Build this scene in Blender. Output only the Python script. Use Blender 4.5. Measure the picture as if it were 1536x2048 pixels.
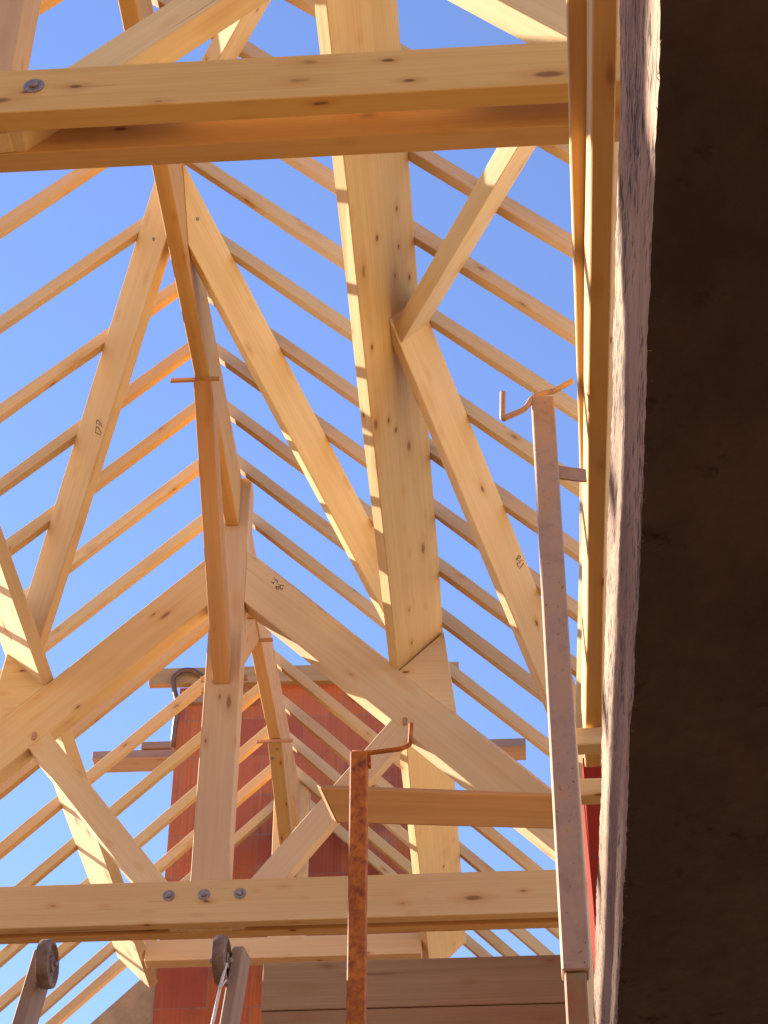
import bpy, bmesh, math, random
from mathutils import Vector, Matrix, noise
random.seed(7)
for o in list(bpy.data.objects): bpy.data.objects.remove(o)
SC = bpy.context.scene
COL = SC.collection
V = Vector

# ------------------------------------------------------------------ camera
F_PX, PITCH, YAW, ROLL = 3936.256, 0.6881592, -0.0679638, 0.0022601
cp, sp, cy, sy = math.cos(PITCH), math.sin(PITCH), math.cos(YAW), math.sin(YAW)
fw = V((sy*cp, cy*cp, sp)); r0 = V((cy, -sy, 0)); u0 = r0.cross(fw)
rt = math.cos(ROLL)*r0 + math.sin(ROLL)*u0; up = -math.sin(ROLL)*r0 + math.cos(ROLL)*u0
cd = bpy.data.cameras.new('camera'); cam = bpy.data.objects.new('camera', cd); COL.objects.link(cam)
cam.matrix_world = Matrix(((rt.x, up.x, -fw.x, 0), (rt.y, up.y, -fw.y, 0), (rt.z, up.z, -fw.z, 0), (0, 0, 0, 1)))
cd.sensor_fit = 'VERTICAL'; cd.sensor_height = 36.0; cd.lens = F_PX/2048*36.0
cd.clip_start = 0.02; cd.clip_end = 3000
SC.camera = cam

# ------------------------------------------------------------------ light
SUN_D = V((1.0, -0.48, -0.56)).normalized()          # the way the light travels
elev = math.asin(-SUN_D.z); az = math.atan2(-SUN_D.x, -SUN_D.y)   # from +Y towards +X
w = bpy.data.worlds.new('World'); SC.world = w; w.use_nodes = True
nt = w.node_tree; nt.nodes.clear()
sky = nt.nodes.new('ShaderNodeTexSky'); sky.sky_type = 'NISHITA'; sky.sun_disc = False
sky.sun_elevation = elev; sky.sun_rotation = az
sky.air_density = 1.0; sky.dust_density = 0.0; sky.ozone_density = 3.2; sky.altitude = 200
bg = nt.nodes.new('ShaderNodeBackground'); bg.inputs['Strength'].default_value = 0.096
wo = nt.nodes.new('ShaderNodeOutputWorld')
tint = nt.nodes.new('ShaderNodeMix'); tint.data_type = 'RGBA'; tint.blend_type = 'MULTIPLY'; tint.inputs[0].default_value = 1.0; tint.inputs[7].default_value = (1.0, 0.915, 1.05, 1)
nt.links.new(sky.outputs[0], tint.inputs[6]); nt.links.new(tint.outputs[2], bg.inputs[0]); nt.links.new(bg.outputs[0], wo.inputs[0])
sd = bpy.data.lights.new('sun', 'SUN'); sd.energy = 5.0; sd.angle = math.radians(0.53); sd.color = (1.0, 0.93, 0.82)
sun = bpy.data.objects.new('sun', sd); COL.objects.link(sun); sun.rotation_euler = SUN_D.to_track_quat('-Z', 'Y').to_euler()
SC.view_settings.view_transform = 'Standard'; SC.view_settings.look = 'None'
SC.view_settings.gamma = 1.0; SC.view_settings.exposure = 1.68; SC.view_settings.use_curve_mapping = False
SC.cycles.max_bounces = 10; SC.cycles.diffuse_bounces = 8

# ------------------------------------------------------------------ materials
class NT:
    def __init__(s, name):
        s.m = bpy.data.materials.new(name); s.m.use_nodes = True; s.t = s.m.node_tree
        s.b = s.t.nodes['Principled BSDF']
    def n(s, typ, **kw):
        x = s.t.nodes.new('ShaderNode'+typ)
        for k, v in kw.items():
            if k in x.inputs: x.inputs[k].default_value = v
            else: setattr(x, k, v)
        return x
    def l(s, a, b): s.t.links.new(a, b)
    def ramp(s, fac, stops):
        r = s.n('ValToRGB'); e = r.color_ramp.elements
        while len(e) < len(stops): e.new(0.5)
        for q, (p, c) in zip(e, stops): q.position = p; q.color = (c, c, c, 1) if isinstance(c, (int, float)) else (*c, 1)
        s.l(fac, r.inputs[0]); return r.outputs[0]
    def math(s, op, a, b=None, c=None):
        x = s.n('Math', operation=op)
        for i, v in enumerate((a, b, c)):
            if v is None: continue
            if isinstance(v, (int, float)): x.inputs[i].default_value = v
            else: s.l(v, x.inputs[i])
        return x.outputs[0]
    def mix(s, fac, a, b, mode='MIX'):
        x = s.n('Mix', data_type='RGBA', blend_type=mode)
        for i, v in ((0, fac), (6, a), (7, b)):
            if isinstance(v, (int, float)): x.inputs[i].default_value = v
            elif isinstance(v, tuple): x.inputs[i].default_value = (*v, 1)
            else: s.l(v, x.inputs[i])
        return x.outputs[2]
    def coords(s, scale, jitter=True, src=None):
        if src is None:
            src = s.n('TexCoord').outputs['Object']
            if jitter:
                oi = s.n('ObjectInfo'); sc = s.n('VectorMath', operation='SCALE'); sc.inputs['Scale'].default_value = 37.0
                cb = s.n('CombineXYZ'); s.l(oi.outputs['Random'], cb.inputs[0])
                m1 = s.math('MULTIPLY', oi.outputs['Random'], 7.3); s.l(m1, cb.inputs[1]); s.l(m1, cb.inputs[2])
                s.l(cb.outputs[0], sc.inputs[0]); ad = s.n('VectorMath', operation='ADD')
                s.l(src, ad.inputs[0]); s.l(sc.outputs[0], ad.inputs[1]); src = ad.outputs[0]
        mp = s.n('Mapping'); mp.inputs['Scale'].default_value = scale; s.l(src, mp.inputs[0]); return mp.outputs[0]
    def noise(s, vec, scale, detail=3, rough=0.55, dist=0.0):
        x = s.n('TexNoise', Scale=scale, Detail=detail, Roughness=rough, Distortion=dist); s.l(vec, x.inputs['Vector']); return x.outputs['Fac']
    def bump(s, h, strength, dist=0.01):
        x = s.n('Bump', Strength=strength, Distance=dist); s.l(h, x.inputs['Height']); s.l(x.outputs[0], s.b.inputs['Normal'])

def wood(name, c_lo, c_hi, knot=0.68, dirt=0.0, rough=0.75, knots=True, grain=1.0):
    k = NT(name); k.b.inputs['Roughness'].default_value = rough; k.b.inputs['Specular IOR Level'].default_value = 0.25
    g = k.noise(k.coords((1.1, 46, 46)), 1.0, 4, 0.6, 0.35)
    big = k.noise(k.coords((0.7, 5, 5)), 1.0, 3, 0.5, 0.6)
    f = k.math('ADD', k.math('MULTIPLY', g, 0.55), k.math('MULTIPLY', big, 0.45))
    col = k.mix(k.ramp(f, [(0.30, 0.0), (0.70, 1.0)]), c_lo, c_hi)
    # growth rings seen on the sawn face
    wv = k.n('TexWave', wave_type='BANDS', bands_direction='Z'); wv.inputs['Scale'].default_value = 1.0
    wv.inputs['Distortion'].default_value = 5.0; wv.inputs['Detail'].default_value = 2.0; wv.inputs['Detail Scale'].default_value = 0.5
    k.l(k.coords((0.35, 16, 20)), wv.inputs['Vector'])
    col = k.mix(k.math('MULTIPLY', k.ramp(wv.outputs['Fac'], [(0.55, 0.0), (0.95, 1.0)]), 0.16*grain), col, tuple(x*0.72*y for x, y in zip(c_lo, (1.0, 0.86, 0.72))))
    oi = k.n('ObjectInfo'); hs = k.n('HueSaturation')
    k.l(col, hs.inputs['Color'])
    k.l(k.math('ADD', k.math('MULTIPLY', oi.outputs['Random'], 0.016), 0.492), hs.inputs['Hue'])
    rr = k.math('FRACT', k.math('MULTIPLY', oi.outputs['Random'], 17.3))
    k.l(k.math('ADD', k.math('MULTIPLY', rr, 0.16), 0.90), hs.inputs['Saturation'])
    k.l(k.math('ADD', k.math('MULTIPLY', k.math('FRACT', k.math('MULTIPLY', oi.outputs['Random'], 41.7)), 0.20), 0.86), hs.inputs['Value'])
    col = hs.outputs[0]
    if knots:
        for scl, thr, rad, st in (((2.6, 8.5, 8.5), 0.46, 0.135, 1.0), ((4.6, 12, 12), 0.20, 0.105, 1.2)):
            vo = k.n('TexVoronoi', Randomness=1.0, Scale=1.0); nz = k.coords(scl)
            k.l(nz, vo.inputs['Vector'])
            sel = k.math('GREATER_THAN', k.n('SeparateColor').outputs[0], thr)
            sepn = sel.node.inputs[0].links[0].from_node; k.l(vo.outputs['Color'], sepn.inputs[0])
            d = k.math('ADD', vo.outputs['Distance'], k.math('MULTIPLY', k.math('SUBTRACT', k.noise(k.coords((30, 30, 30)), 1.0, 2), 0.5), 0.05))
            halo = k.ramp(d, [(rad*0.9, 1.0), (rad*2.6, 0.0)]); core = k.ramp(d, [(rad*0.5, 1.0), (rad*0.95, 0.0)])
            col = k.mix(k.math('MULTIPLY', k.math('MULTIPLY', halo, sel), 0.38*st), col, tuple(x*y for x, y in zip(c_lo, (0.80, 0.58, 0.38))))
            col = k.mix(k.math('MULTIPLY', k.math('MULTIPLY', core, sel), min(0.9, knot*st)), col, (0.13, 0.045, 0.016))
    # hair cracks along the grain, rare
    cr = k.noise(k.coords((0.9, 60, 60)), 1.0, 2, 0.4)
    gate = k.ramp(k.noise(k.coords((1.2, 3, 3)), 1.0, 1), [(0.60, 0.0), (0.66, 1.0)])
    col = k.mix(k.math('MULTIPLY', k.math('MULTIPLY', k.ramp(cr, [(0.27, 1.0), (0.31, 0.0)]), gate), 0.65), col, (0.16, 0.07, 0.03))
    # handling marks
    sm = k.ramp(k.noise(k.coords((2.2, 5, 5)), 1.0, 5, 0.7), [(0.60, 0.0), (0.78, 1.0)])
    col = k.mix(k.math('MULTIPLY', sm, 0.22+dirt), col, (0.20, 0.14, 0.10))
    k.l(col, k.b.inputs['Base Color'])
    k.bump(k.math('ADD', g, k.math('MULTIPLY', cr, 0.4)), 0.25, 0.004)
    return k.m

W_LO, W_HI = (0.66, 0.445, 0.205), (0.79, 0.58, 0.30)
M = {}
M['spruce'] = wood('spruce', W_LO, W_HI, grain=0.45)
M['spruce_rafter'] = wood('spruce_rafter', (0.57, 0.375, 0.18), (0.69, 0.475, 0.25), knot=0.45)
M['spruce_warm_lit'] = wood('spruce_warm_lit', (0.60, 0.355, 0.125), (0.72, 0.46, 0.19), grain=0.5, knot=0.7)  # tie beams: their warm lit tone is put into the wood colour
M['spruce_shade_pink'] = wood('spruce_shade_pink', (0.53, 0.32, 0.155), (0.64, 0.41, 0.215), grain=0.4)  # king posts: the pinkish tone of their shaded faces is put into the colour
M['pine_yellow'] = wood('pine_yellow', (0.52, 0.28, 0.09), (0.66, 0.39, 0.15), grain=1.8)
M['old_board'] = wood('old_board', (0.30, 0.170, 0.075), (0.44, 0.270, 0.135), knot=0.3, dirt=0.2, grain=0.5)
M['grey_board'] = wood('grey_board', (0.24, 0.155, 0.11), (0.38, 0.26, 0.18), knot=0.35, dirt=0.3)
M['orange_pine'] = wood('orange_pine', (0.37, 0.155, 0.035), (0.48, 0.225, 0.06), grain=0.7)
M['peg'] = wood('peg_wood', (0.40, 0.20, 0.09), (0.52, 0.29, 0.14), knots=False)

def simple(name, c, rough=0.6, metal=0.0, var=None, vs=20, bump=0.0):
    k = NT(name); k.b.inputs['Roughness'].default_value = rough; k.b.inputs['Metallic'].default_value = metal
    if var:
        f = k.ramp(k.noise(k.coords((1, 1, 1)), vs, 5, 0.65), [(0.38, 0.0), (0.64, 1.0)])
        k.l(k.mix(f, c, var), k.b.inputs['Base Color'])
        if bump: k.bump(k.noise(k.coords((1, 1, 1)), vs*3, 4), bump, 0.002)
    else: k.b.inputs['Base Color'].default_value = (*c, 1)
    return k.m
M['bolt'] = simple('zinc_bolt', (0.20, 0.16, 0.145), 0.5, 0.4, (0.32, 0.27, 0.25), 60)
M['ink'] = simple('marker_ink', (0.06, 0.035, 0.03), 0.8, 0, (0.12, 0.06, 0.04), 90)
def rustmat():
    k = NT('rusty_steel'); k.b.inputs['Roughness'].default_value = 0.62
    a = k.noise(k.coords((1, 1, 1)), 26, 6, 0.7); b = k.noise(k.coords((1, 1, 0.4)), 75, 4, 0.7)
    c = k.ramp(a, [(0.28, (0.10, 0.022, 0.012)), (0.42, (0.30, 0.078, 0.014)), (0.58, (0.46, 0.145, 0.016)), (0.75, (0.56, 0.22, 0.03))])
    c = k.mix(k.math('MULTIPLY', k.ramp(b, [(0.30, 1.0), (0.42, 0.0)]), 0.6), c, (0.06, 0.015, 0.012)); k.l(c, k.b.inputs['Base Color'])
    k.b.inputs['Specular IOR Level'].default_value = 0.3; k.bump(b, 0.5, 0.002); return k.m
M['rust'] = rustmat()
def galv():
    k = NT('galvanised_steel'); k.b.inputs['Roughness'].default_value = 0.5; k.b.inputs['Metallic'].default_value = 0.1
    a = k.noise(k.coords((1, 1, 0.6)), 16, 6, 0.7); b = k.noise(k.coords((1, 1, 1)), 110, 3, 0.6)
    c = k.ramp(a, [(0.34, (0.36, 0.225, 0.145)), (0.50, (0.44, 0.29, 0.195)), (0.62, (0.48, 0.30, 0.17)), (0.74, (0.50, 0.23, 0.08))])
    c = k.mix(k.ramp(b, [(0.25, 1.0), (0.36, 0.0)]), c, (0.10, 0.06, 0.05)); k.l(c, k.b.inputs['Base Color']); k.b.inputs['Specular IOR Level'].default_value = 0.2
    k.bump(b, 0.2, 0.001); return k.m
M['galv'] = galv()
M['green_rust'] = simple('painted_inner_tube', (0.34, 0.10, 0.02), 0.6, 0.0, (0.22, 0.21, 0.08), 9, 0.3)
def brick(name, c1, c2, mort, bw=0.5, bh=0.305, off=(0.13, 0.0)):
    k = NT(name); k.b.inputs['Roughness'].default_value = 0.9; k.b.inputs['Specular IOR Level'].default_value = 0.1
    tc = k.n('TexCoord').outputs['Object']; sx = k.n('SeparateXYZ'); k.l(tc, sx.inputs[0]); cb = k.n('CombineXYZ')
    k.l(k.math('ADD', k.math('ADD', sx.outputs[0], sx.outputs[1]), off[0]), cb.inputs[0]); k.l(k.math('ADD', sx.outputs[2], off[1]), cb.inputs[1])
    b = k.n('TexBrick'); b.offset = 0.5
    for i, v in (('Scale', 1.0), ('Mortar Size', 0.006), ('Mortar Smooth', 0.25), ('Bias', 0.0), ('Brick Width', bw), ('Row Height', bh)): b.inputs[i].default_value = v
    b.inputs['Color1'].default_value = (*c1, 1); b.inputs['Color2'].default_value = (*c2, 1); b.inputs['Mortar'].default_value = (*mort, 1)
    k.l(cb.outputs[0], b.inputs['Vector'])
    st = k.noise(k.coords((70, 70, 1.2), False), 1.0, 3, 0.6)
    col = k.mix(k.math('MULTIPLY', k.ramp(st, [(0.35, 1.0), (0.6, 0.0)]), 0.35), b.outputs['Color'], (0.20, 0.045, 0.025))
    big = k.noise(k.coords((1, 1, 1), False), 2.7, 5, 0.7)
    col = k.mix(k.math('MULTIPLY', k.ramp(big, [(0.60, 0.0), (0.68, 1.0)]), 0.6), col, (0.30, 0.19, 0.14))
    dk = k.noise(k.coords((1, 1, 1), False), 5.0, 4, 0.6)
    col = k.mix(k.math('MULTIPLY', k.ramp(dk, [(0.56, 0.0), (0.70, 1.0)]), 0.5), col, (0.13, 0.05, 0.045))
    sc_ = k.noise(k.coords((24, 24, 1.1), False), 1.0, 5, 0.75, 0.4)
    col = k.mix(k.math('MULTIPLY', k.ramp(sc_, [(0.60, 0.0), (0.72, 1.0)]), 0.5), col, tuple(min(1, x*1.35+0.05) for x in c1))
    pt = k.noise(k.coords((1, 1, 1), False), 1.1, 3, 0.6)
    col = k.mix(k.math('MULTIPLY', k.ramp(pt, [(0.42, 0.0), (0.6, 1.0)]), 0.45), col, tuple(x*y for x, y in zip(c1, (0.72, 0.60, 1.1))))
    k.l(col, k.b.inputs['Base Color']); k.bump(k.math('SUBTRACT', st, k.math('MULTIPLY', b.outputs['Fac'], 1.5)), 0.5, 0.008)
    return k.m
M['brick'] = brick('terracotta_block', (0.48, 0.150, 0.055), (0.31, 0.085, 0.055), (0.30, 0.17, 0.12), bw=0.56, bh=0.31)
M['brick_red'] = brick('red_block', (0.27, 0.022, 0.008), (0.22, 0.018, 0.007), (0.17, 0.035, 0.02), off=(0.3, 0.1))
M['render'] = simple('cement_render', (0.26, 0.20, 0.15), 0.95, 0, (0.36, 0.28, 0.21), 9, 0.8)
M['ground'] = simple('warm_bounce_ground', (0.58, 0.34, 0.15), 0.9, 0, (0.66, 0.40, 0.19), 1.2, 0.3)  # colour set warm for the light it bounces up onto the timbers
M['render_warm'] = simple('warm_bounce_render', (0.24, 0.125, 0.055), 0.95, 0, (0.29, 0.16, 0.075), 6, 0.6)  # for the added near wall; warm so that its bounce light is warm
def slabside():
    k = NT('ragged_panel_edge'); k.b.inputs['Roughness'].default_value = 0.95
    pits = k.noise(k.coords((60, 26, 150), False), 1.0, 3, 0.65)
    gate = k.noise(k.coords((3, 3, 9), False), 1.0, 2)
    big = k.noise(k.coords((5, 3, 14), False), 1.0, 4, 0.6)
    c = k.mix(k.ramp(big, [(0.35, 0.0), (0.65, 1.0)]), (0.20, 0.118, 0.07), (0.36, 0.235, 0.15))
    c = k.mix(k.math('MULTIPLY', k.ramp(k.math('ADD', pits, k.math('MULTIPLY', k.math('SUBTRACT', gate, 0.5), 0.5)), [(0.38, 1.0), (0.47, 0.0)]), 0.9), c, (0.045, 0.024, 0.018))
    k.l(c, k.b.inputs['Base Color']); k.bump(pits, 0.9, 0.008); return k.m
M['slab_side'] = slabside()
def slabunder():
    k = NT('panel_underside_in_shade'); k.b.inputs['Roughness'].default_value = 0.9
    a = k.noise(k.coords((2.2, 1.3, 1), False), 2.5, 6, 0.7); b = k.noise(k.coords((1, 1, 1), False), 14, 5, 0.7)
    c = k.mix(k.ramp(a, [(0.35, 0.0), (0.65, 1.0)]), (0.046, 0.033, 0.028), (0.085, 0.060, 0.047))  # the shade under the panel is put into this dark colour
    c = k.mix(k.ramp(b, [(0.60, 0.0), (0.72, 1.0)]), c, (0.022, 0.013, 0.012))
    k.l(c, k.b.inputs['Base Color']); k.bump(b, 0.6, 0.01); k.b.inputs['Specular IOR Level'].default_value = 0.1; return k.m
M['slab_under'] = slabunder()
M['wheel'] = simple('dusty_rubber_wheel', (0.15, 0.095, 0.065), 0.8, 0, (0.24, 0.17, 0.12), 30, 0.4)
M['white_rod'] = simple('white_rod', (0.72, 0.70, 0.62), 0.5, 0, (0.60, 0.56, 0.48), 50)
M['pipe'] = simple('brown_pipe', (0.10, 0.05, 0.035), 0.4, 0.3, (0.16, 0.08, 0.05), 40)

# ------------------------------------------------------------------ builders
def tag(o, label=None, cat=None, group=None, kind=None):
    if label: o['label'] = label
    if cat: o['category'] = cat
    if group: o['group'] = group
    if kind: o['kind'] = kind
    return o
def thing(name, loc, label, cat, group=None):
    o = bpy.data.objects.new(name, None); COL.objects.link(o); o.location = loc; o.empty_display_size = 0.2
    return tag(o, label, cat, group)
def link(name, me, mat, mw, parent=None):
    o = bpy.data.objects.new(name, me); COL.objects.link(o)
    if mat: me.materials.append(M[mat])
    if parent is not None:
        o.parent = parent; o.matrix_parent_inverse = Matrix.Identity(4)
        o.matrix_basis = world_of(parent).inverted() @ mw
    else: o.matrix_basis = mw
    return o
def world_of(o):
    return o.matrix_basis.copy() if o.parent is None else world_of(o.parent) @ o.matrix_basis
def beam(name, a, b, u, v, mat='spruce', parent=None, ca=None, cb=None, bev=0.003, wob=0.0, seg=1):
    """square timber from a to b; u, v are its two section edges; ca/cb=(point, normal) cut its ends"""
    a, b, u, v = V(a), V(b), V(u), V(v); d = (b-a).normalized(); L = (b-a).length
    X = d; Z = (v - d*v.dot(d)).normalized(); Y = Z.cross(X)
    R = Matrix(((X.x, Y.x, Z.x), (X.y, Y.y, Z.y), (X.z, Y.z, Z.z))); Ri = R.transposed()
    mid = (a+b)/2
    prof = [V((0, 0, 0)), u, u+v, v]
    def cut(c, pl, dflt):
        if pl is None: return dflt
        p, n = V(pl[0]), V(pl[1]); return (p-c).dot(n)/d.dot(n)
    rings = []
    st = [cut(a+q, ca, 0.0) for q in prof]; en = [cut(a+q, cb, L) for q in prof]
    bm = bmesh.new()
    ph = random.uniform(0, 50)
    for i in range(seg+1):
        t = i/seg; ring = []
        for j, q in enumerate(prof):
            s = st[j]*(1-t)+en[j]*t; p = a+q+d*s
            if wob and 0 < i < seg:
                p += u.normalized()*wob*noise.noise(V((ph+s*1.3, j*1.7, 0))) + v.normalized()*wob*noise.noise(V((ph+s*1.3, j*1.7, 9)))
            ring.append(bm.verts.new(Ri @ (p-mid)))
        rings.append(ring)
    for r, s in zip(rings, rings[1:]):
        for j in range(4): bm.faces.new((r[j], r[(j+1) % 4], s[(j+1) % 4], s[j]))
    bm.faces.new(rings[0][::-1]); bm.faces.new(rings[-1])
    bmesh.ops.recalc_face_normals(bm, faces=bm.faces)
    if bev:
        ed = [e for e in bm.edges if len(e.link_faces) == 2 and e.calc_face_angle(0) > 0.6]
        bmesh.ops.bevel(bm, geom=ed, offset=bev, segments=1, affect='EDGES', clamp_overlap=True)
    me = bpy.data.meshes.new(name); bm.to_mesh(me); bm.free()
    return link(name, me, mat, Matrix.Translation(mid) @ R.to_4x4(), parent)
def box(name, lo, hi, mat, parent=None, bev=0.003, axis='X'):
    lo, hi = V(lo), V(hi); s = hi-lo
    e = {'X': V((s.x, 0, 0)), 'Y': V((0, s.y, 0)), 'Z': V((0, 0, s.z))}
    u, v = {'X': ('Y', 'Z'), 'Y': ('X', 'Z'), 'Z': ('X', 'Y')}[axis]
    return beam(name, lo, lo+e[axis], e[u], e[v], mat, parent, bev=bev)
def prism(name, pts, ext, mat, parent=None, bev=0.003, origin=None):
    """flat outline (3D points) pushed along ext"""
    pts = [V(p) for p in pts]; ext = V(ext); o = V(origin) if origin else sum(pts, V())/len(pts)
    bm = bmesh.new(); A = [bm.verts.new(p-o) for p in pts]; B = [bm.verts.new(p+ext-o) for p in pts]
    bm.faces.new(A); bm.faces.new(B[::-1]); n = len(pts)
    for i in range(n): bm.faces.new((A[i], B[i], B[(i+1) % n], A[(i+1) % n]))
    bmesh.ops.recalc_face_normals(bm, faces=bm.faces)
    if bev: bmesh.ops.bevel(bm, geom=list(bm.edges), offset=bev, segments=1, affect='EDGES', clamp_overlap=True)
    me = bpy.data.meshes.new(name); bm.to_mesh(me); bm.free()
    return link(name, me, mat, Matrix.Translation(o), parent)
def tube(name, pts, r, mat, parent=None, n=10, smooth=3):
    pts = [V(p) for p in pts]
    if smooth > 1:                                       # round the bends
        q = [pts[0]]
        for i in range(1, len(pts)-1):
            p0, p1, p2 = pts[i-1], pts[i], pts[i+1]; k = min((p1-p0).length, (p2-p1).length)*0.35
            s, e = p1+(p0-p1).normalized()*k, p1+(p2-p1).normalized()*k
            for t in range(smooth+1):
                f = t/smooth; q.append(s*(1-f)**2+p1*2*f*(1-f)+e*f*f)
        q.append(pts[-1]); pts = q
    bm = bmesh.new(); o = pts[0].copy(); rings = []
    up0 = V((0.31, 0.2, 0.93))
    for i, p in enumerate(pts):
        d = (pts[min(i+1, len(pts)-1)]-pts[max(i-1, 0)]).normalized()
        a = d.cross(up0).normalized(); b = d.cross(a)
        rings.append([bm.verts.new(p-o+(a*math.cos(2*math.pi*k/n)+b*math.sin(2*math.pi*k/n))*r) for k in range(n)])
    for A, B in zip(rings, rings[1:]):
        for k in range(n):
            f = bm.faces.new((A[k], A[(k+1) % n], B[(k+1) % n], B[k])); f.smooth = True
    bm.faces.new(rings[0][::-1]); bm.faces.new(rings[-1])
    bmesh.ops.recalc_face_normals(bm, faces=bm.faces)
    me = bpy.data.meshes.new(name); bm.to_mesh(me); bm.free()
    return link(name, me, mat, Matrix.Translation(o), parent)
def lathe(bm, c, ax, prof, n=28):
    ax = V(ax).normalized(); a = ax.orthogonal().normalized(); b = ax.cross(a); rings = []
    for r, h in prof:
        rings.append([bm.verts.new(V(c)+ax*h+(a*math.cos(2*math.pi*k/n)+b*math.sin(2*math.pi*k/n))*r) for k in range(n)])
    for A, B in zip(rings, rings[1:]):
        for k in range(n): bm.faces.new((A[k], A[(k+1) % n], B[(k+1) % n], B[k]))
    bm.faces.new(rings[0][::-1]); bm.faces.new(rings[-1])
def bolt(parent, x, y, z, s=1.0):
    bm = bmesh.new()
    lathe(bm, (0, 0, 0), (0, -1, 0), [(0.028*s, -0.002), (0.028*s, 0.003), (0.022*s, 0.005)], 24)
    lathe(bm, (0, 0, 0), (0, -1, 0), [(0.0145*s, 0.0045), (0.0145*s, 0.011*s), (0.011*s, 0.014*s)], 6)
    bmesh.ops.recalc_face_normals(bm, faces=bm.faces)
    me = bpy.data.meshes.new('bolt'); bm.to_mesh(me); bm.free()
    return link('bolt', me, 'bolt', Matrix.Translation((x, y, z)), parent)
def marks(data, parent, r=0.002):
    nrm, strokes = data; nrm = V(nrm); o = V(strokes[0][0]); bm = bmesh.new()
    for s in strokes:
        s = [V(p)-o for p in s]
        for p, q in zip(s, s[1:]):
            d = (q-p).normalized(); e = d.cross(nrm).normalized()*r; p2, q2 = p-d*r*0.6, q+d*r*0.6
            bm.faces.new([bm.verts.new(x) for x in (p2-e, q2-e, q2+e, p2+e)])
    me = bpy.data.meshes.new('written_mark'); bm.to_mesh(me); bm.free()
    return link('written_mark', me, 'ink', Matrix.Translation(o), parent)

def screw(parent, p, n, r=0.009):
    p, n = V(p), V(n).normalized(); bm = bmesh.new()
    lathe(bm, (0, 0, 0), n, [(r, -0.002), (r, 0.0015), (r*0.55, 0.0035)], 12)
    bmesh.ops.recalc_face_normals(bm, faces=bm.faces)
    me = bpy.data.meshes.new('screw_head'); bm.to_mesh(me); bm.free()
    return link('screw_head', me, 'bolt', Matrix.Translation(p), parent)
XR, ZR = -1.348, 6.914                                # ridge: the line where the rafters' undersides meet
n_r, n_l = V((1, 0, 1)).normalized(), V((-1, 0, 1)).normalized()
s_r, s_l = V((1, 0, -1)).normalized(), V((-1, 0, -1)).normalized()   # down each slope
ORD = ['first', 'second', 'third', 'fourth', 'fifth', 'sixth', 'seventh', 'eighth', 'ninth', 'tenth', 'eleventh', 'twelfth', 'thirteenth', 'fourteenth', 'fifteenth', 'sixteenth', 'seventeenth', 'eighteenth', 'nineteenth', 'twentieth', 'twenty-first']

# ------------------------------------------------------------------ ground
bm = bmesh.new()
for x, y in ((-150, -150), (150, -150), (150, 150), (-150, 150)): bm.verts.new((x, y, 0))
bm.faces.new(bm.verts); me = bpy.data.meshes.new('ground'); bm.to_mesh(me); bm.free()
g = link('ground', me, 'ground', Matrix.Translation((0, 0, -1.6))); tag(g, kind='structure')

# ------------------------------------------------------------------ trusses
def truss(Y0, dz, label, bolts, dx=0.0, ztop=4.41, su=((-1.16, 4.437), (-0.54, 5.246)), sd=0.125, sy=0.075):
    t = thing('roof_truss', (XR, Y0, 4.2+dz), label, 'roof truss', 'timber trusses under the rafters')
    P = lambda x, z, dy=0.0: (x+dx, Y0+dy, z+dz)
    # king post
    # front left arris planed off; the sun catches it
    kp = beam('king_post', P(-1.435, 4.415), P(-1.435, 6.872), (0.174, 0, 0), (0, 0.14, 0), 'spruce_shade_pink', t)
    bm = bmesh.new(); bm.from_mesh(kp.data)
    w0 = world_of(kp)
    ed = [e for e in bm.edges if all((w0 @ v.co).x < XR+dx-0.08 and (w0 @ v.co).y < Y0+0.02 for v in e.verts) and e.calc_length() > 1.5]
    bmesh.ops.bevel(bm, geom=ed, offset=0.009, segments=1, affect='EDGES'); bm.to_mesh(kp.data); bm.free()
    box('tenon', P(-1.435, 4.197, 0.002), P(-1.235, 4.413, 0.037 if Y0 > 5 else 0.072), 'spruce', t, axis='Z')
    # double tie beam
    tr = -0.06 if Y0 > 5 else -0.07
    th = 0.055 if Y0 > 5 else 0.068
    gp = 0.043 if Y0 > 5 else 0.075
    box('tie_beam', (-4.1, Y0+tr, 4.195+dz), (1.25, Y0+tr+th, ztop+dz), 'spruce_warm_lit', t)
    box('tie_beam', (-4.1, Y0+tr+th+gp, 4.195+dz), (1.25, Y0+tr+2*th+gp, ztop+dz), 'spruce_warm_lit', t)
    # principal rafters: top line x+z=5.105, bottom x+z=4.78
    for sgn in (1, -1):
        mx = (lambda x: x) if sgn > 0 else (lambda x: 2*XR-x)
        a = V(P(mx(-1.261), 6.366)); b = V(P(mx(0.95), 4.155)); ndn = -(n_r if sgn > 0 else n_l)
        beam('principal_rafter', a, b, (0, 0.10, 0), ndn*0.23, 'spruce', t, ca=(P(mx(-1.2605), 5), (1, 0, 0)), cb=(P(0, 4.19), (0, 0, 1)), wob=0.004, seg=6)
        # strut, its upper edge from (-1.165, 4.44) at about 52 degrees
        a = V(P(mx(su[0][0]), su[0][1])); b = V(P(mx(su[1][0]), su[1][1])); d = (b-a).normalized(); q = V((d.z, 0, -d.x))*sgn
        if q.z > 0: q = -q
        beam('strut', a, b, (0, sy, 0), q*sd, 'spruce', t, ca=(P(0, 4.203), (0, 0, 1)), cb=(P(mx(-0.325), 5.107), (1*sgn, 0, 1)))
        # cleat under the purlin
        prism('purlin_cleat', [P(mx(-0.470), 5.573, 0.001), P(mx(-0.243), 5.800, 0.001), P(mx(-0.186), 5.288, 0.001)], (0, 0.09, 0), 'spruce', t)
    for bx in bolts: bolt(t, bx, Y0+tr, 4.30+dz+0.035*(Y0 > 5))
    return t
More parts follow.
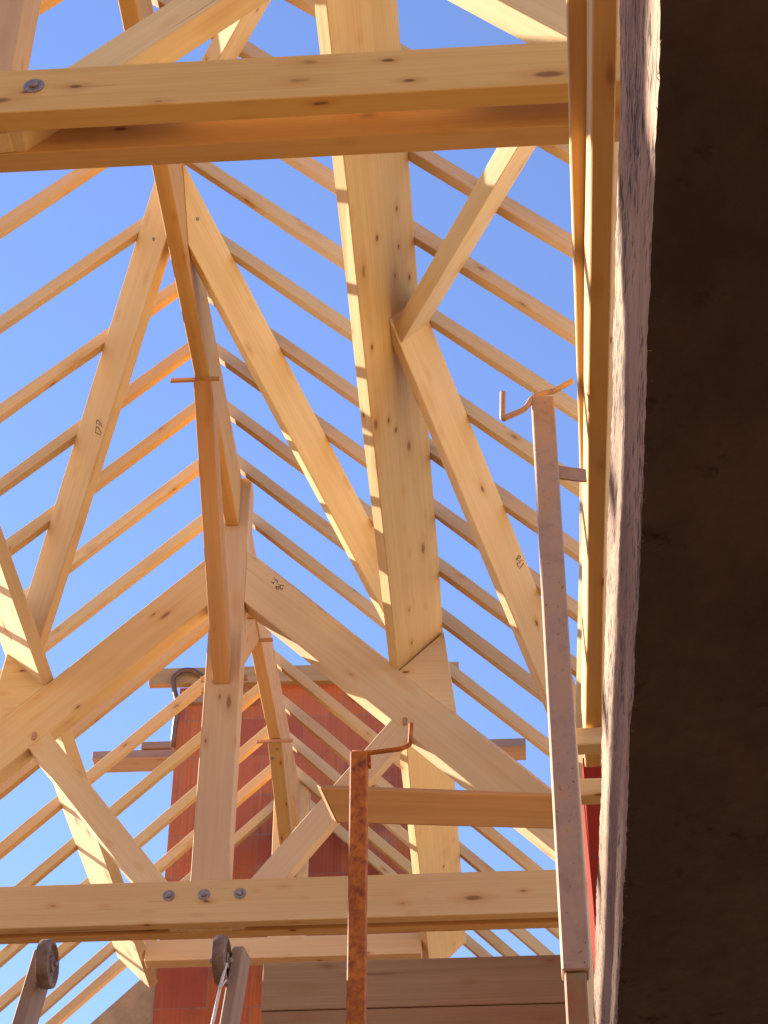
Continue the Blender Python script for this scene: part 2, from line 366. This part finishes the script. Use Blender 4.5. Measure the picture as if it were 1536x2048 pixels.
T1 = truss(3.40, -0.005, 'near roof truss whose double tie beam with one bolt crosses the top', (-1.184,), -0.022, 4.375, ((-1.108, 4.462), (-0.60, 4.985)), 0.115, 0.10)
T2 = truss(8.0, 0.0, 'middle roof truss with king post and three bolts on its tie beam', (-1.517, -1.356, -1.192))
for o in T2.children:
    if o.name.startswith('principal_rafter') and o.matrix_basis.translation.x > 0:
        marks([(0, -1, 0), [[(-1.1246, 7.9985, 6.1577), (-1.1134, 7.9985, 6.1453), (-1.111, 7.9985, 6.1553)], [(-1.1113, 7.9985, 6.1798), (-1.1007, 7.9985, 6.1683), (-1.0924, 7.9985, 6.1612), (-1.096, 7.9985, 6.1496)], [(-1.0993, 7.9985, 6.1278), (-1.0979, 7.9985, 6.1093), (-1.0878, 7.9985, 6.1088), (-1.087, 7.9985, 6.1239), (-1.0993, 7.9985, 6.1278)], [(-1.087, 7.9985, 6.1415), (-1.0848, 7.9985, 6.1364)], [(-1.0803, 7.9985, 6.1252), (-1.0753, 7.9985, 6.1351), (-1.0602, 7.9985, 6.1276)], [(-1.0803, 7.9985, 6.1252), (-1.0757, 7.9985, 6.1082), (-1.0676, 7.9985, 6.1062), (-1.0652, 7.9985, 6.1144)]]], o)
for x, z in ((-0.452, 5.272), (-2.268, 5.263)):      # oak pegs driven through the strut joints
    beam('joint_peg', (x, 7.988, z-0.022), (x+0.002, 7.988, z+0.022), (0.02, 0, 0), (0, 0.03, 0), 'peg', T2, bev=0.005)
# gable truss against the chimney: post and collar
T3 = thing('roof_truss', (XR, 11.1, 5.53), 'short far truss of post and low collar beam against the brick chimney', 'roof truss', 'timber trusses under the rafters')
box('king_post', (-1.475, 11.1, 5.675), (-1.245, 11.2, 6.87), 'spruce', T3, axis='Z')
box('collar_beam', (-2.21, 10.93, 5.525), (-0.51, 11.03, 5.665), 'spruce', T3)

# ------------------------------------------------------------------ ridge beams and their braces
for (y0, y1), lb in (((3.545, 7.997), 'ridge beam between the near truss and the middle truss'), ((8.145, 11.097), 'ridge beam behind the middle truss, running back to the brick chimney')):
    o = box('ridge_beam', (-1.384, y0, 6.54), (-1.312, y1, 6.868), 'pine_yellow', None, axis='Y'); tag(o, lb, 'ridge beam', 'ridge beams')
def ridge_brace(y_top, y_bot, z_bot, label, wd=0.086):
    a = V((-1.394, y_top, 6.538)); b = V((-1.394, y_bot, z_bot)); d = (b-a).normalized(); s = 1 if y_bot > y_top else -1
    nn = V((0, -d.z, d.y)); nn = nn if nn.z > 0 else -nn
    o = beam('ridge_brace', a, b, (wd, 0, 0), nn*0.15, 'pine_yellow', None, ca=((0, 0, 6.538), (0, 0, 1)), cb=((0, y_bot, 0), (0, 1, 0)))
    return tag(o, label, 'brace', 'braces from king posts up to the ridge')
ridge_brace(6.865, 7.998, 5.53, 'long ridge brace standing on the front of the middle king post')
ridge_brace(9.03, 8.143, 5.60, 'short ridge brace leaning from the back of the middle king post', 0.07)
rb3 = ridge_brace(10.06, 11.098, 6.15, 'ridge brace with two dark nail heads in front of the far post')
for p in ((-1.338, 10.1315, 6.5113), (-1.375, 10.1977, 6.4865)): screw(rb3, p, (0, -0.35, -0.94), 0.011)
def peg(lo, hi, label):
    tag(box('wooden_peg', lo, hi, 'peg', None, bev=0.001), label, 'peg', 'thin wooden pegs through the ridge joints')
peg((-1.505, 6.866, 6.532), (-1.268, 6.88, 6.552), 'long thin peg sticking out left of the front ridge brace joint')
peg((-1.43, 9.025, 6.528), (-1.246, 9.04, 6.548), 'thin peg where the ridge beam meets the brace behind the middle king post')
peg((-1.459, 10.055, 6.515), (-1.236, 10.07, 6.534), 'thin peg at the farthest ridge brace joint, before the chimney')
peg((-1.492, 8.19, 5.69), (-1.25, 8.21, 5.715), 'upper of two short pegs behind the middle king post')
peg((-1.486, 8.19, 5.62), (-1.25, 8.21, 5.645), 'lower of two short pegs behind the middle king post')

# ------------------------------------------------------------------ purlins
def purlin(P2, sgn, y0, y1, label, t=0.066, h=0.326):
    P2 = V((P2[0], 0, P2[1])); up_ = n_r if sgn > 0 else n_l; slope_up = -(s_r if sgn > 0 else s_l)
    o = beam('purlin', P2+V((0, y0, 0)), P2+V((0, y1, 0)), slope_up*t, up_*h, 'spruce', None, wob=0.006, seg=14)
    return tag(o, label, 'purlin', 'purlins carrying the rafters')
purlin((-0.473, 5.578), 1, 2.2, 11.35, 'broad knotty upper purlin of the right slope, the biggest timber in view')
purlin((-2.247, 5.562), -1, 2.2, 11.39, 'sunlit purlin of the left slope with thin rafter shadows')
purlin((0.392, 4.712), 1, 2.2, 11.3, 'lower purlin of the right slope beside the dark panel')

# ------------------------------------------------------------------ rafters
R_Y = [3.2, 3.64, 4.08, 4.51, 4.947, 5.383, 5.81, 6.25, 6.69, 7.12, 7.553, 7.977, 8.425, 8.88, 9.33, 9.80, 10.285, 10.72, 11.12, 11.45]
L_Y = [3.85, 4.29, 4.73, 5.18, 5.627, 6.11, 6.587, 7.01, 7.42, 7.825, 8.245, 8.66, 9.07, 9.546, 10.015, 10.49, 10.91, 11.315, 11.57]
RW, RH = 0.045, 0.062
for sgn, ys in ((1, R_Y), (-1, L_Y)):
    s, nn = (s_r, n_r) if sgn > 0 else (s_l, n_l); side = 'right' if sgn > 0 else 'left'
    Lr = 3.6 if sgn > 0 else 4.3
    mid_i = max(i for i, y in enumerate(ys) if y < 8.0)
    for i, y in enumerate(ys):
        a = V((XR, y-RW, ZR)); b = a + s*Lr
        o = beam('common_rafter', a, b, (0, RW, 0), nn*RH, 'spruce_rafter', None, ca=((XR+0.002*sgn, 0, 0), (1, 0, 0)), bev=0.0025, wob=0.008, seg=9)
        o.name = 'common_rafter'
        if i <= mid_i: lb = '%s rafter of the %s slope counting from the middle truss towards the viewer' % (ORD[mid_i-i], side)
        else: lb = '%s rafter of the %s slope counting from the middle truss back to the chimney' % (ORD[i-mid_i-1], side)
        tag(o, lb, 'rafter', 'common rafters of the %s slope' % side)

# ------------------------------------------------------------------ wind braces under the rafters
def wind(a, b, n, h, t, label, ca, cb, lift=0.0, mat='spruce'):
    a, b, n = V(a), V(b), V(n); d = (b-a).normalized(); m = d.cross(n)
    o = beam('wind_brace', a, b, m*t, -n*h, mat, None, ca=ca, cb=cb)
    return tag(o, label, 'brace', 'wind braces between ridge and purlins')
off = V((0, 0, 0))
pR = ((-0.473, 0, 5.578), s_r); pRu = (V((-0.473, 0, 5.578))-s_r*0.066, s_r)
pLu = (V((-2.247, 0, 5.562))-s_l*0.066, s_l); pLow = (V((0.392, 0, 4.712))-s_r*0.066, s_r)
rid = ((-1.311, 0, 0), (1, 0, 0)); ridl = ((-1.385, 0, 0), (1, 0, 0))
bq = wind((-1.301, 5.808, 6.867), (-0.581, 7.516, 6.147), n_r, 0.172, -0.06, 'long wind brace from the ridge down to the big right purlin', rid, pRu)
bl = wind((-1.471, 5.908, 6.791), (-2.309, 7.723, 5.953), n_l, 0.172, 0.06, 'wind brace on the left slope with a number written on its face', ridl, pLu)
screw(bl, (-1.4674, 6.0523, 6.6542), (-0.592, -0.547, -0.592)); screw(bq, (-1.2647, 6.0129, 6.7305), (0.607, -0.512, -0.607))
marks([(-0.5921, -0.5467, -0.5921), [[(-1.8513, 6.9004, 6.2524), (-1.8231, 6.8953, 6.2289)], [(-1.8489, 6.8968, 6.2533), (-1.8455, 6.884, 6.2617), (-1.8418, 6.8748, 6.2665), (-1.828, 6.8749, 6.2525), (-1.8167, 6.8865, 6.2306)], [(-1.8408, 6.8651, 6.2744), (-1.8381, 6.8528, 6.2832), (-1.832, 6.8473, 6.2821), (-1.8226, 6.8493, 6.2708), (-1.8085, 6.8603, 6.2466)], [(-1.8262, 6.8576, 6.2668), (-1.8269, 6.8643, 6.2612)]]], bl)
br = wind((-0.201, 5.796, 5.767), (0.221, 7.118, 5.345), n_r, 0.175, -0.055, 'wind brace right of the big purlin, numbered, running down behind the steel post', pR, pLow)
marks([(-0.6445, -0.4115, -0.6445), [[(0.1378, 6.9015, 5.3977), (0.1359, 6.9037, 5.3944), (0.1317, 6.9022, 5.3912), (0.1277, 6.8976, 5.39), (0.1261, 6.8928, 5.3915), (0.128, 6.8906, 5.3948), (0.1322, 6.8921, 5.398), (0.1362, 6.8967, 5.3992), (0.1378, 6.9015, 5.3977)], [(0.1265, 6.8978, 5.3888), (0.117, 6.8959, 5.3804), (0.1251, 6.9024, 5.3844), (0.129, 6.911, 5.3828)], [(0.1495, 6.9251, 5.3943), (0.1366, 6.9156, 5.3875), (0.1339, 6.9229, 5.3801), (0.1222, 6.9152, 5.3733), (0.1219, 6.9212, 5.3692), (0.1286, 6.9345, 5.3674)], [(0.133, 6.943, 5.3664), (0.1514, 6.9369, 5.3887)]]], br)
wind((0.226, 4.506, 5.34), (-0.209, 5.788, 5.775), n_r, 0.165, -0.065, 'wind brace right of the big purlin rising towards the near tie beam', pLow, pR)
wind((-0.93, 4.942, 6.496), (-0.746, 4.545, 6.312), n_r, 0.16, 0.065, 'sunlit wind brace at the top of the picture above the near tie beam', rid, pRu)

# ------------------------------------------------------------------ chimney, gable, scaffold boards
ch = thing('brick_chimney', (-1.33, 11.5, 5.0), 'wide unfinished chimney wall of red hollow blocks behind the rafters', 'chimney')
prism('wall', [(-2.235, 11.5, -1.6), (-0.42, 11.5, -1.6), (-0.42, 11.5, 7.93), (-2.235, 11.5, 7.93)], (0, 0.8, 0), 'brick', ch, bev=0, origin=(-1.33, 11.9, 3.0))
cap = beam('formwork_board', (-2.445, 11.40, 7.905), (-0.246, 11.40, 7.868), (0, 0.055, 0), (0, 0, 0.135), 'old_board', ch)
box('bearer', (-2.21, 11.46, 7.78), (-2.02, 12.0, 7.88), 'grey_board', ch, axis='Y')
box('bearer', (-1.87, 11.46, 7.76), (-1.69, 12.0, 7.87), 'grey_board', ch, axis='Y')
box('bearer', (-1.0, 11.46, 7.76), (-0.83, 12.0, 7.86), 'grey_board', ch, axis='Y')
hk = tube('bent_pipe', [(-2.0, 11.40, 7.88), (-2.07, 11.38, 7.95), (-2.136, 11.36, 7.985), (-2.208, 11.36, 7.985), (-2.268, 11.36, 7.925), (-2.25, 11.38, 7.826), (-2.218, 11.40, 7.72), (-2.24, 11.44, 7.56), (-2.245, 11.46, 7.4)], 0.019, 'pipe', None)
tag(hk, 'bent brown pipe hooked over the top left corner of the chimney', 'pipe')
gw = prism('gable_wall', [(-2.24, 11.52, -1.6), (-2.24, 11.52, 5.80), (-5.2, 11.52, 2.84), (-5.2, 11.52, -1.6)], (0, 0.25, 0), 'render', None, bev=0)
tag(gw, 'grey rendered gable wall under the last left rafter, beside the chimney', 'wall')
gw2 = prism('gable_wall', [(-0.41, 11.52, -1.6), (-0.41, 11.52, 5.45), (1.5, 11.52, 3.55), (1.5, 11.52, -1.6)], (0, 0.25, 0), 'render', None, bev=0)
tag(gw2, 'gable wall right of the chimney, mostly behind the formwork boards', 'wall')
o = beam('scaffold_board', (-3.06, 12.5, 8.00), (0.215, 12.5, 7.985), (0, 0.2, 0), (0, 0, 0.07), 'grey_board', None); tag(o, 'long scaffold board showing on both sides of the chimney', 'board', 'scaffold boards behind the chimney')
o = beam('scaffold_board', (-2.69, 12.48, 8.072), (-1.6, 12.48, 8.067), (0, 0.2, 0), (0, 0, 0.055), 'grey_board', None); tag(o, 'short scaffold board lying on the longer one left of the chimney', 'board', 'scaffold boards behind the chimney')

o = prism('gable_wall', [(-5.0, -1.4, -1.6), (3.0, -1.4, -1.6), (3.0, -1.4, 2.7), (-1.35, -1.4, 7.1), (-5.0, -1.4, 3.4)], (0, -0.3, 0), 'render_warm', None, bev=0); tag(o, 'unseen gable wall added behind the viewer to cut sky light and bounce warm light', 'wall')  # unseen wall added to cut sky fill and bounce warm light forward
# ------------------------------------------------------------------ left eaves: unseen parts added to cast shade bands on the panel's edge
o = prism('eaves_wall_blocker', [(-4.30, 1.0, -1.6), (-4.30, 11.5, -1.6), (-4.30, 11.5, 3.15), (-4.30, 1.0, 3.27)], (0.25, 0, 0), 'render', None, bev=0); tag(o, 'unseen rendered eaves wall added on the left to block the sun', 'wall')
o = beam('wall_plate_blocker', (-4.06, 1.5, 3.507), (-4.06, 8.0, 3.500), (0.1, 0, 0), (0, 0, 0.105), 'spruce', None, wob=0.02, seg=9); tag(o, 'unseen wall plate added at the left eaves to shade the panel edge', 'wall plate')
o = beam('eaves_board_blocker', (-4.0, 2.93, 3.522), (-4.0, 3.50, 3.510), (0.03, 0, 0), (0, 0, -0.40), 'spruce', None); tag(o, 'short unseen shade board added under the near end of the left wall plate', 'board')
o = beam('eaves_board_blocker', (-4.0, 3.502, 3.459), (-4.0, 7.5, 3.452), (0.03, 0, 0), (0, 0, -0.34), 'spruce', None, wob=0.02, seg=9); tag(o, 'long unseen shade board added under the left wall plate', 'board')
o = beam('eaves_board_blocker', (-3.95, 1.0, 3.59), (-3.95, 3.12, 3.59), (0.03, 0, 0), (0, 0, 0.28), 'spruce', None, cb=((-3.95, 3.12, 3.73), (0, 1, 1.2))); tag(o, 'short unseen shade board added over the near end of the left wall plate', 'board')

# ------------------------------------------------------------------ boards at the bottom
fb = thing('board_hoarding', (-0.3, 7.2, 3.0), 'brown hoarding of wide weathered boards at the bottom of the picture', 'hoarding')
box('board', (-0.972, 7.2, 3.412), (0.9, 7.23, 3.617), 'old_board', fb)
box('board', (-0.968, 7.203, 3.205), (0.9, 7.233, 3.409), 'old_board', fb)
box('board', (-0.97, 7.2, 2.99), (0.9, 7.23, 3.202), 'old_board', fb)
box('batten', (0.55, 7.235, -1.6), (0.65, 7.29, 3.6), 'grey_board', fb, axis='Z')

# ------------------------------------------------------------------ rusty post
rp = thing('scaffold_post', (-0.365, 4.42, -1.6), 'rusty square steel post with a bent hook at its top', 'steel post', 'square steel posts with bent rods')
box('tube', (-0.388, 4.40, -1.6), (-0.342, 4.446, 2.815), 'rust', rp, axis='Z', bev=0.003)
tube('hook', [(-0.383, 4.415, 2.818), (-0.34, 4.41, 2.812), (-0.255, 4.40, 2.815), (-0.229, 4.40, 2.826), (-0.226, 4.40, 2.893)], 0.0068, 'rust', rp, smooth=5)
box('plate', (-0.341, 4.41, 2.775), (-0.334, 4.43, 2.805), 'rust', rp, bev=0.001)
# ------------------------------------------------------------------ galvanised post
gp = thing('scaffold_post', (0.13, 3.42, -1.6), 'tall galvanised steel post with a bent rod through its top, beside the dark panel', 'steel post', 'square steel posts with bent rods')
beam('outer_tube', (0.104, 3.40, 1.676), (0.1135, 3.40, 3.135), (0.053, 0, 0), (0, 0.05, 0), 'galv', gp)
beam('inner_tube', (0.085, 3.405, -1.6), (0.1082, 3.405, 1.674), (0.041, 0, 0), (0, 0.04, 0), 'green_rust', gp)
tube('bent_rod', [(0.047, 3.40, 3.150), (0.044, 3.40, 3.066), (0.061, 3.40, 3.076), (0.098, 3.40, 3.095), (0.117, 3.41, 3.140), (0.150, 3.42, 3.163), (0.165, 3.42, 3.165), (0.213, 3.42, 3.196)], 0.0072, 'galv', gp, smooth=4)
bk = beam('bracket', (0.155, 3.42, 2.900), (0.228, 3.425, 2.888), (0, 0.006, 0), (0, 0, 0.038), 'galv', gp, bev=0.001)
# ------------------------------------------------------------------ timbers near the right edge
o = beam('loose_timber', (-0.486, 4.6, 2.828), (0.235, 5.0, 3.012), (0.0, 0.03, 0.027), (-0.01, 0.064, -0.072), 'orange_pine', None, ca=((-0.486, 4.6, 2.83), (0.108, 0, 0.07)), wob=0.002, seg=4)
tag(o, 'yellow-brown timber with a slanting cut end, lying level behind the rusty post', 'timber')
o = box('post', (0.168, 4.56, -1.6), (0.218, 4.62, 3.00), 'spruce', None, axis='Z'); tag(o, 'narrow wooden post hidden behind the galvanised steel post', 'wooden post')
o = box('cross_batten', (0.16, 4.732, 3.022), (1.5, 4.79, 3.078), 'spruce', None); tag(o, 'upper cross batten between steel post and dark panel, holding the brown plank', 'batten', 'cross battens beside the panel')
o = box('cross_batten', (0.16, 5.008, 3.022), (1.5, 5.065, 3.08), 'spruce', None); tag(o, 'lower cross batten between steel post and dark panel', 'batten', 'cross battens beside the panel')
o = beam('plank', (0.2345, 2.1, 3.086), (0.2545, 4.96, 3.086), (0.047, 0, 0), (0, 0, 0.178), 'pine_yellow', None, wob=0.004, seg=12); tag(o, 'brown plank on edge along the dark panel, resting on the cross battens', 'plank', 'planks beside the dark panel')
o = beam('plank', (0.193, 2.2, 3.272), (0.2417, 3.86, 3.272), (0.065, 0, 0), (0, 0, 0.055), 'pine_yellow', None, wob=0.005, seg=10); tag(o, 'shorter brown plank with a ragged bright edge, left of the longer one', 'plank', 'planks beside the dark panel')
pier = prism('brick_pier', [(0.312, 6.2, -1.6), (0.9, 6.2, -1.6), (0.9, 6.2, 3.90), (0.312, 6.2, 3.90)], (0, 0.5, 0), 'brick_red', None, bev=0); tag(pier, 'deep red brick pier glimpsed between the steel post and the dark panel', 'brick pier')

# ------------------------------------------------------------------ dark overhanging panel
pn = thing('overhanging_panel', (1.2, 1.5, 1.1), 'big dark overhanging panel with a ragged sunlit edge along the right side', 'panel')
bm = bmesh.new(); NY, NZ = 620, 30; y0, y1 = 0.2, 3.25; z0, z1 = 1.1, 1.425
def edge_x(y):
    t = [(0.2, 0.124), (0.85, 0.1285), (1.09, 0.1325), (1.48, 0.1375), (1.94, 0.1375), (2.25, 0.1385), (3.3, 0.1395)]
    for (a, p), (b, q) in zip(t, t[1:]):
        if y <= b: return p+(q-p)*(y-a)/(b-a)
    return t[-1][1]
grid = []
for i in range(NY+1):
    y = y0+(y1-y0)*i/NY; row = []
    zl = z0 + 0.0025*noise.noise(V((y*6, 3, 1))) + 0.0022*noise.noise(V((y*45, 3, 1)))
    zh = z1 - 0.006*y + 0.010*noise.noise(V((y*4, 9, 1))) + 0.006*noise.noise(V((y*30, 7, 1)))
    for j in range(NZ+1):
        t = j/NZ; z = zl+(zh-zl)*t
        x = edge_x(y) + 0.0025*noise.noise(V((y*3, z*14, 2))) + 0.0018*noise.noise(V((y*12, z*60, 4))) + 0.0010*noise.noise(V((y*70, z*160, 5)))
        row.append(bm.verts.new((x, y, z)))
    grid.append(row)
for a, b in zip(grid, grid[1:]):
    for j in range(NZ):
        f = bm.faces.new((a[j], a[j+1], b[j+1], b[j])); f.smooth = True
me = bpy.data.meshes.new('ragged_edge'); bm.to_mesh(me); bm.free()
link('ragged_edge', me, 'slab_side', Matrix.Identity(4), pn)
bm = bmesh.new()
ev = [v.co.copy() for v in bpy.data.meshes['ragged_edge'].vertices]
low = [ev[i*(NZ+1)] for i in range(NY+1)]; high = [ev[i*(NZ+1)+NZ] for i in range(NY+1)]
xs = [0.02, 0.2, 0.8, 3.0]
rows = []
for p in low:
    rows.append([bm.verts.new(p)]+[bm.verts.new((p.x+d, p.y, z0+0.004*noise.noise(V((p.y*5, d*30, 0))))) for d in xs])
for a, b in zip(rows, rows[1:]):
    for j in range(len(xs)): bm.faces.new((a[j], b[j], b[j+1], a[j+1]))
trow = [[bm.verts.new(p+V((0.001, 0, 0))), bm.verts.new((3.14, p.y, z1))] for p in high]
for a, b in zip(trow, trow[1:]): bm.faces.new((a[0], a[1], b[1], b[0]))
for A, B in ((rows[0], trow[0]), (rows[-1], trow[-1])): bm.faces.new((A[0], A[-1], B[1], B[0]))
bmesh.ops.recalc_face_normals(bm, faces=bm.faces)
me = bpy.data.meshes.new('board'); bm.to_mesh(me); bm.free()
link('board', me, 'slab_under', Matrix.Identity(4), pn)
# loose fibres along the lower arris
bm = bmesh.new()
for k in range(110):
    i = int(NY*(0.18+0.8*random.random())); p = low[i]; dr = V((random.uniform(-0.2, 0.9), random.uniform(-1, 1), random.uniform(-1, 0.1))).normalized()
    L = random.uniform(0.001, 0.006); c = V((random.uniform(-1, 1), random.uniform(-1, 1), random.uniform(-1, 1)))*0.003
    q = [p, p+dr*L*0.5+c, p+dr*L]
    for a, b in zip(q, q[1:]):
        e = (b-a).cross(V((0, -1, -0.6))).normalized()*0.00025
        bm.faces.new([bm.verts.new(x) for x in (a-e, b-e*0.6, b+e*0.6, a+e)])
me = bpy.data.meshes.new('loose_fibres'); bm.to_mesh(me); bm.free()
o = link('loose_fibres', me, 'slab_side', Matrix.Identity(4), pn); o['kind'] = 'stuff'

# ------------------------------------------------------------------ wooden posts with wheels, bottom left
def wheelpost(xt, zt, xb, zb, wf, cx, cz, side, label, rod=False):
    t = thing('wheel_post', (xb, 4.5, zb), label, 'post with wheel', 'weathered posts with wheels')
    a = V((xt, 4.5, zt)); b = V((xb, 4.5, zb)); d = (b-a).normalized(); b2 = a+d*((a.z+1.6)/-d.z)
    beam('post', a, b2, (wf, 0, 0), (wf*0.35, 0.07, 0), 'grey_board', t, wob=0.002, seg=8)
    ax = V((1.0, -0.03, 0.0)).normalized()*(1 if side > 0 else 1)
    bm = bmesh.new(); R = 0.062
    lathe(bm, (0, 0, 0), ax, [(R*0.86, -0.017), (R*0.97, -0.015), (R, -0.006), (R, 0.006), (R*0.97, 0.014), (R*0.86, 0.017), (R*0.78, 0.017), (R*0.70, 0.007), (R*0.36, 0.006), (R*0.32, 0.016), (R*0.14, 0.017)], 40)
    bmesh.ops.recalc_face_normals(bm, faces=bm.faces)
    me = bpy.data.meshes.new('wheel'); bm.to_mesh(me); bm.free()
    wh = link('wheel', me, 'wheel', Matrix.Translation((cx, 4.475, cz)), t)
    bm = bmesh.new(); lathe(bm, (0, 0, 0), ax, [(0.007, -0.03), (0.007, 0.024), (0.0045, 0.027)], 12)
    me = bpy.data.meshes.new('axle'); bm.to_mesh(me); bm.free()
    ac = link('axle', me, 'bolt', Matrix.Translation((cx, 4.475, cz)), t)
    if rod:
        tube('wire', [(-0.6915, 4.44, 2.232), (-0.7035, 4.44, 2.165), (-0.713, 4.44, 2.10), (-0.735, 4.44, 1.95)], 0.0042, 'white_rod', t, smooth=1)
        tube('wire', [(-0.7050, 4.437, 2.162), (-0.697, 4.434, 2.170), (-0.688, 4.434, 2.185)], 0.0022, 'white_rod', t, smooth=1)
    return t
wheelpost(-1.196, 2.3177, -1.2296, 2.1154, 0.034, -1.150, 2.262, 1, 'weathered leaning post with a wheel on its right side, bottom left corner')
wheelpost(-0.687, 2.310, -0.7101, 2.1003, 0.029, -0.7080, 2.258, -1, 'weathered post with a wheel and a white wire on its left side, before the bricks', True)
bpy.context.view_layer.update()
